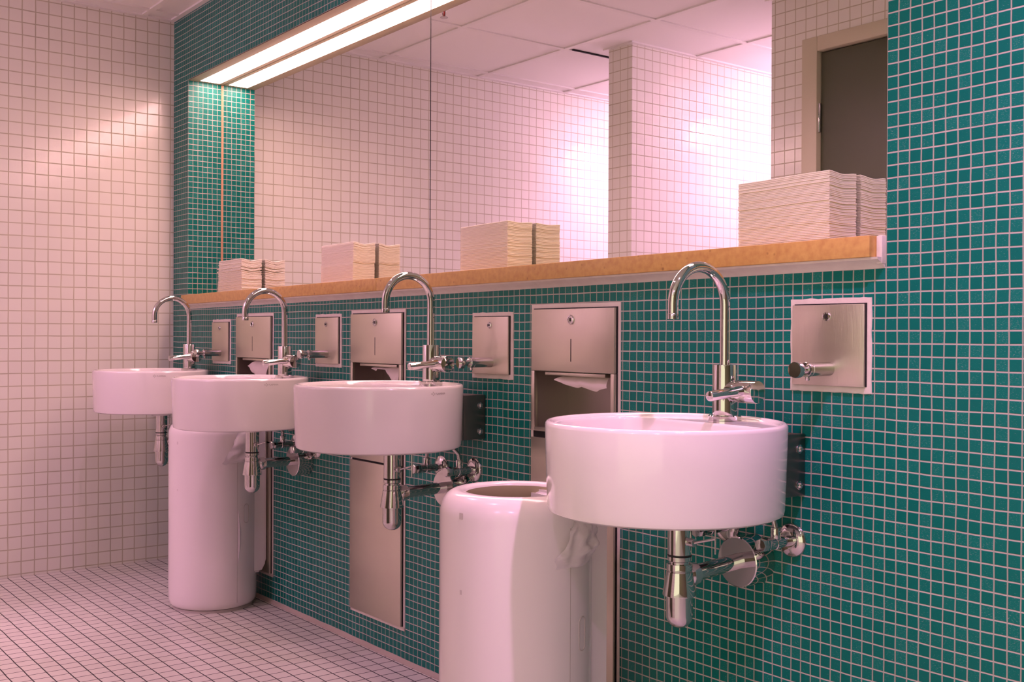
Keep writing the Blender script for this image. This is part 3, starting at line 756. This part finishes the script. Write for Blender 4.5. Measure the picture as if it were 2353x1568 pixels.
# strip of film caught in the door seam of the left bin
P = [(.150,.0),(.175,.006),(.22,.014),(.27,.014),(.31,.006),(.352,.0)]
mb = MB(); vs = []; fs = []
for z, w in P:
    for q in (0, .5, 1): vs.append(on_cyl(D2R(10.6)+(w+.0006)*q/BR, z-FZ, BR+.0006+.004*math.sin(PI*q)*(w > 0)))
for i in range(len(P)-1):
    for j in range(2): a = i*3+j; fs.append((a, a+1, a+4, a+3))
o = mb.add(vs, fs).build('liner_corner', M_film, loc=(-2.612, -.176, FZ)); tag(o, 'sliver of white film sticking out of the left bin door seam', 'bin bag')
# used towel lying in the mouth of the near bin
mb = MB(); vs = []; fs = []; n = 10
for i in range(n+1):
    for j in range(n+1):
        u, v = i/n-.5, j/n-.5
        vs.append((u*.09, v*.075, .010*noise.noise(Vector((u*4, v*4, 3)))+.012*u))
for i in range(n):
    for j in range(n): a = i*(n+1)+j; fs.append((a, a+n+1, a+n+2, a+1))
k = len(vs); vs += [(x, y, z-.0012) for x, y, z in vs]; fs += [tuple(reversed([q+k for q in f])) for f in fs]
o = mb.add(vs, fs).build('used_paper_towel', M_tissue, loc=(-.577, -.377, .626)); tag(o, 'used white paper towel lying in the mouth of the right-hand bin', 'paper towel')

# ------------------------------------------------------------------ ceiling fittings
sp = thing('fire_sprinkler', 'small ceiling sprinkler with a red bulb, seen in the mirror', 'sprinkler', (-2.575, -.490, CZ))
MB().lathe([(.030,.005),(.028,-.004),(.012,-.008)], 28, cap0=True, cap1=True).build('rosette', M_bar, sp)
b = MB()
for s in (-1, 1): b.tube([(s*.008,0,-.008),(s*.013,0,-.022),(s*.006,0,-.040),(0,0,-.044)], .0022, 8)
b.lathe([(.016,-.044),(.016,-.046),(.004,-.047)], 20, cap0=True, cap1=True).build('frame_arms', M_chrome_dull, sp)
MB().tube([(0,0,-.010),(0,0,-.043)], .0030, 10).build('glass_bulb', M_redbulb, sp)
def fitting(x, y, label, group=None):
    t = thing('downlight', label, 'light', (x, y, CZ+.006), 'recessed ceiling downlights')
    MB().lathe([(.058,.002),(.058,-.004),(.052,-.0075),(.044,-.006),(.043,-.0005)], 40).build('ring', M_bar, t)
    MB().lathe([(.0428,-.0008),(.0001,-.0008)], 40).build('lens', M_lens, t)
def spot(x, y, watts, cone, blend, col, aim=None, rad=.022):
    l = bpy.data.lights.new('downlight_lamp', 'SPOT'); l.energy = watts; l.spot_size = math.radians(cone); l.spot_blend = blend
    l.color = col; l.shadow_soft_size = rad
    o = bpy.data.objects.new('downlight_lamp', l); COL.objects.link(o); o.location = (x, y, CZ-.012)
    d = (Vector(aim)-o.location) if aim else Vector((0,0,-1))
    o.rotation_euler = d.to_track_quat('-Z', 'Y').to_euler()
    return o
PINK = (1.0, .50, .68); LAV = (1.0, .44, .90); ROSE = (1.0, .50, .60)
SPOTS = [ # x, y, watts, cone, blend, colour, aim, label
    (.56, -.70, 76, 118, .8, LAV, None, 'ceiling downlight over the right end of the teal wall'),
    (-.75, -1.12, 10, 130, .7, PINK, None, 'ceiling downlight in front of the nearest steel unit'),
    (-2.00, -.60, 11, 150, .8, LAV, None, 'ceiling downlight in front of the second basin'),
    (1.10, -2.10, 33, 150, .7, LAV, None, 'ceiling downlight behind the photographer'),
    (-3.11, -2.25, 40, 120, 1.0, LAV, None, 'ceiling downlight over the alcove beside the end wall'),
    (-2.03, -2.23, 40, 120, 1.0, LAV, None, 'ceiling downlight over the alcove right of the partition')]
for x, y, w, c, bl_, col, aim, lab in SPOTS:
    fitting(x, y, lab); spot(x, y, w, c, bl_, col, aim)
# unseen point lamps without fittings, added to brighten alcoves and ceiling
for x, y, e in ((-2.86, -2.62, 12), (-1.93, -2.62, 12), (.3, -2.6, 10)):
    l = bpy.data.lights.new('fill_point', 'POINT'); l.energy = e; l.color = (1.0, .53, .93); l.shadow_soft_size = .04
    o = bpy.data.objects.new('fill_point', l); COL.objects.link(o); o.location = (x, y, CZ-.20)

# ------------------------------------------------------------------ world, camera, view
w = bpy.data.worlds.new('ambient_fill'); SC.world = w; w.use_nodes = True
bg = w.node_tree.nodes['Background']; bg.inputs['Color'].default_value = (1.0, .90, .62, 1); bg.inputs['Strength'].default_value = 1.0  # even beige fill added, entering where the rear right is left open
cam = bpy.data.cameras.new('camera'); co = bpy.data.objects.new('camera', cam); COL.objects.link(co)
yaw, pitch, roll = -.9142, -.0050, .0044
fwd = Vector((math.sin(yaw)*math.cos(pitch), math.cos(yaw)*math.cos(pitch), math.sin(pitch)))
rt = Vector((math.cos(yaw), -math.sin(yaw), 0)); up = rt.cross(fwd)
r2 = rt*math.cos(roll)+up*math.sin(roll); u2 = up*math.cos(roll)-rt*math.sin(roll)
M4 = Matrix(((r2.x, u2.x, -fwd.x, 1.1205), (r2.y, u2.y, -fwd.y, -1.7016), (r2.z, u2.z, -fwd.z, .9535), (0,0,0,1)))
co.matrix_world = M4
cam.sensor_width = 36; cam.sensor_fit = 'HORIZONTAL'; cam.lens = 2491.86/2353*36; cam.clip_start = .02
SC.camera = co
SC.view_settings.view_transform = 'Standard'; SC.view_settings.look = 'None'; SC.view_settings.gamma = 1; SC.view_settings.use_curve_mapping = False
SC.view_settings.exposure = 0.46
SC.cycles.adaptive_threshold = .03
SC.cycles.max_bounces = 6; SC.cycles.diffuse_bounces = 4; SC.cycles.glossy_bounces = 4
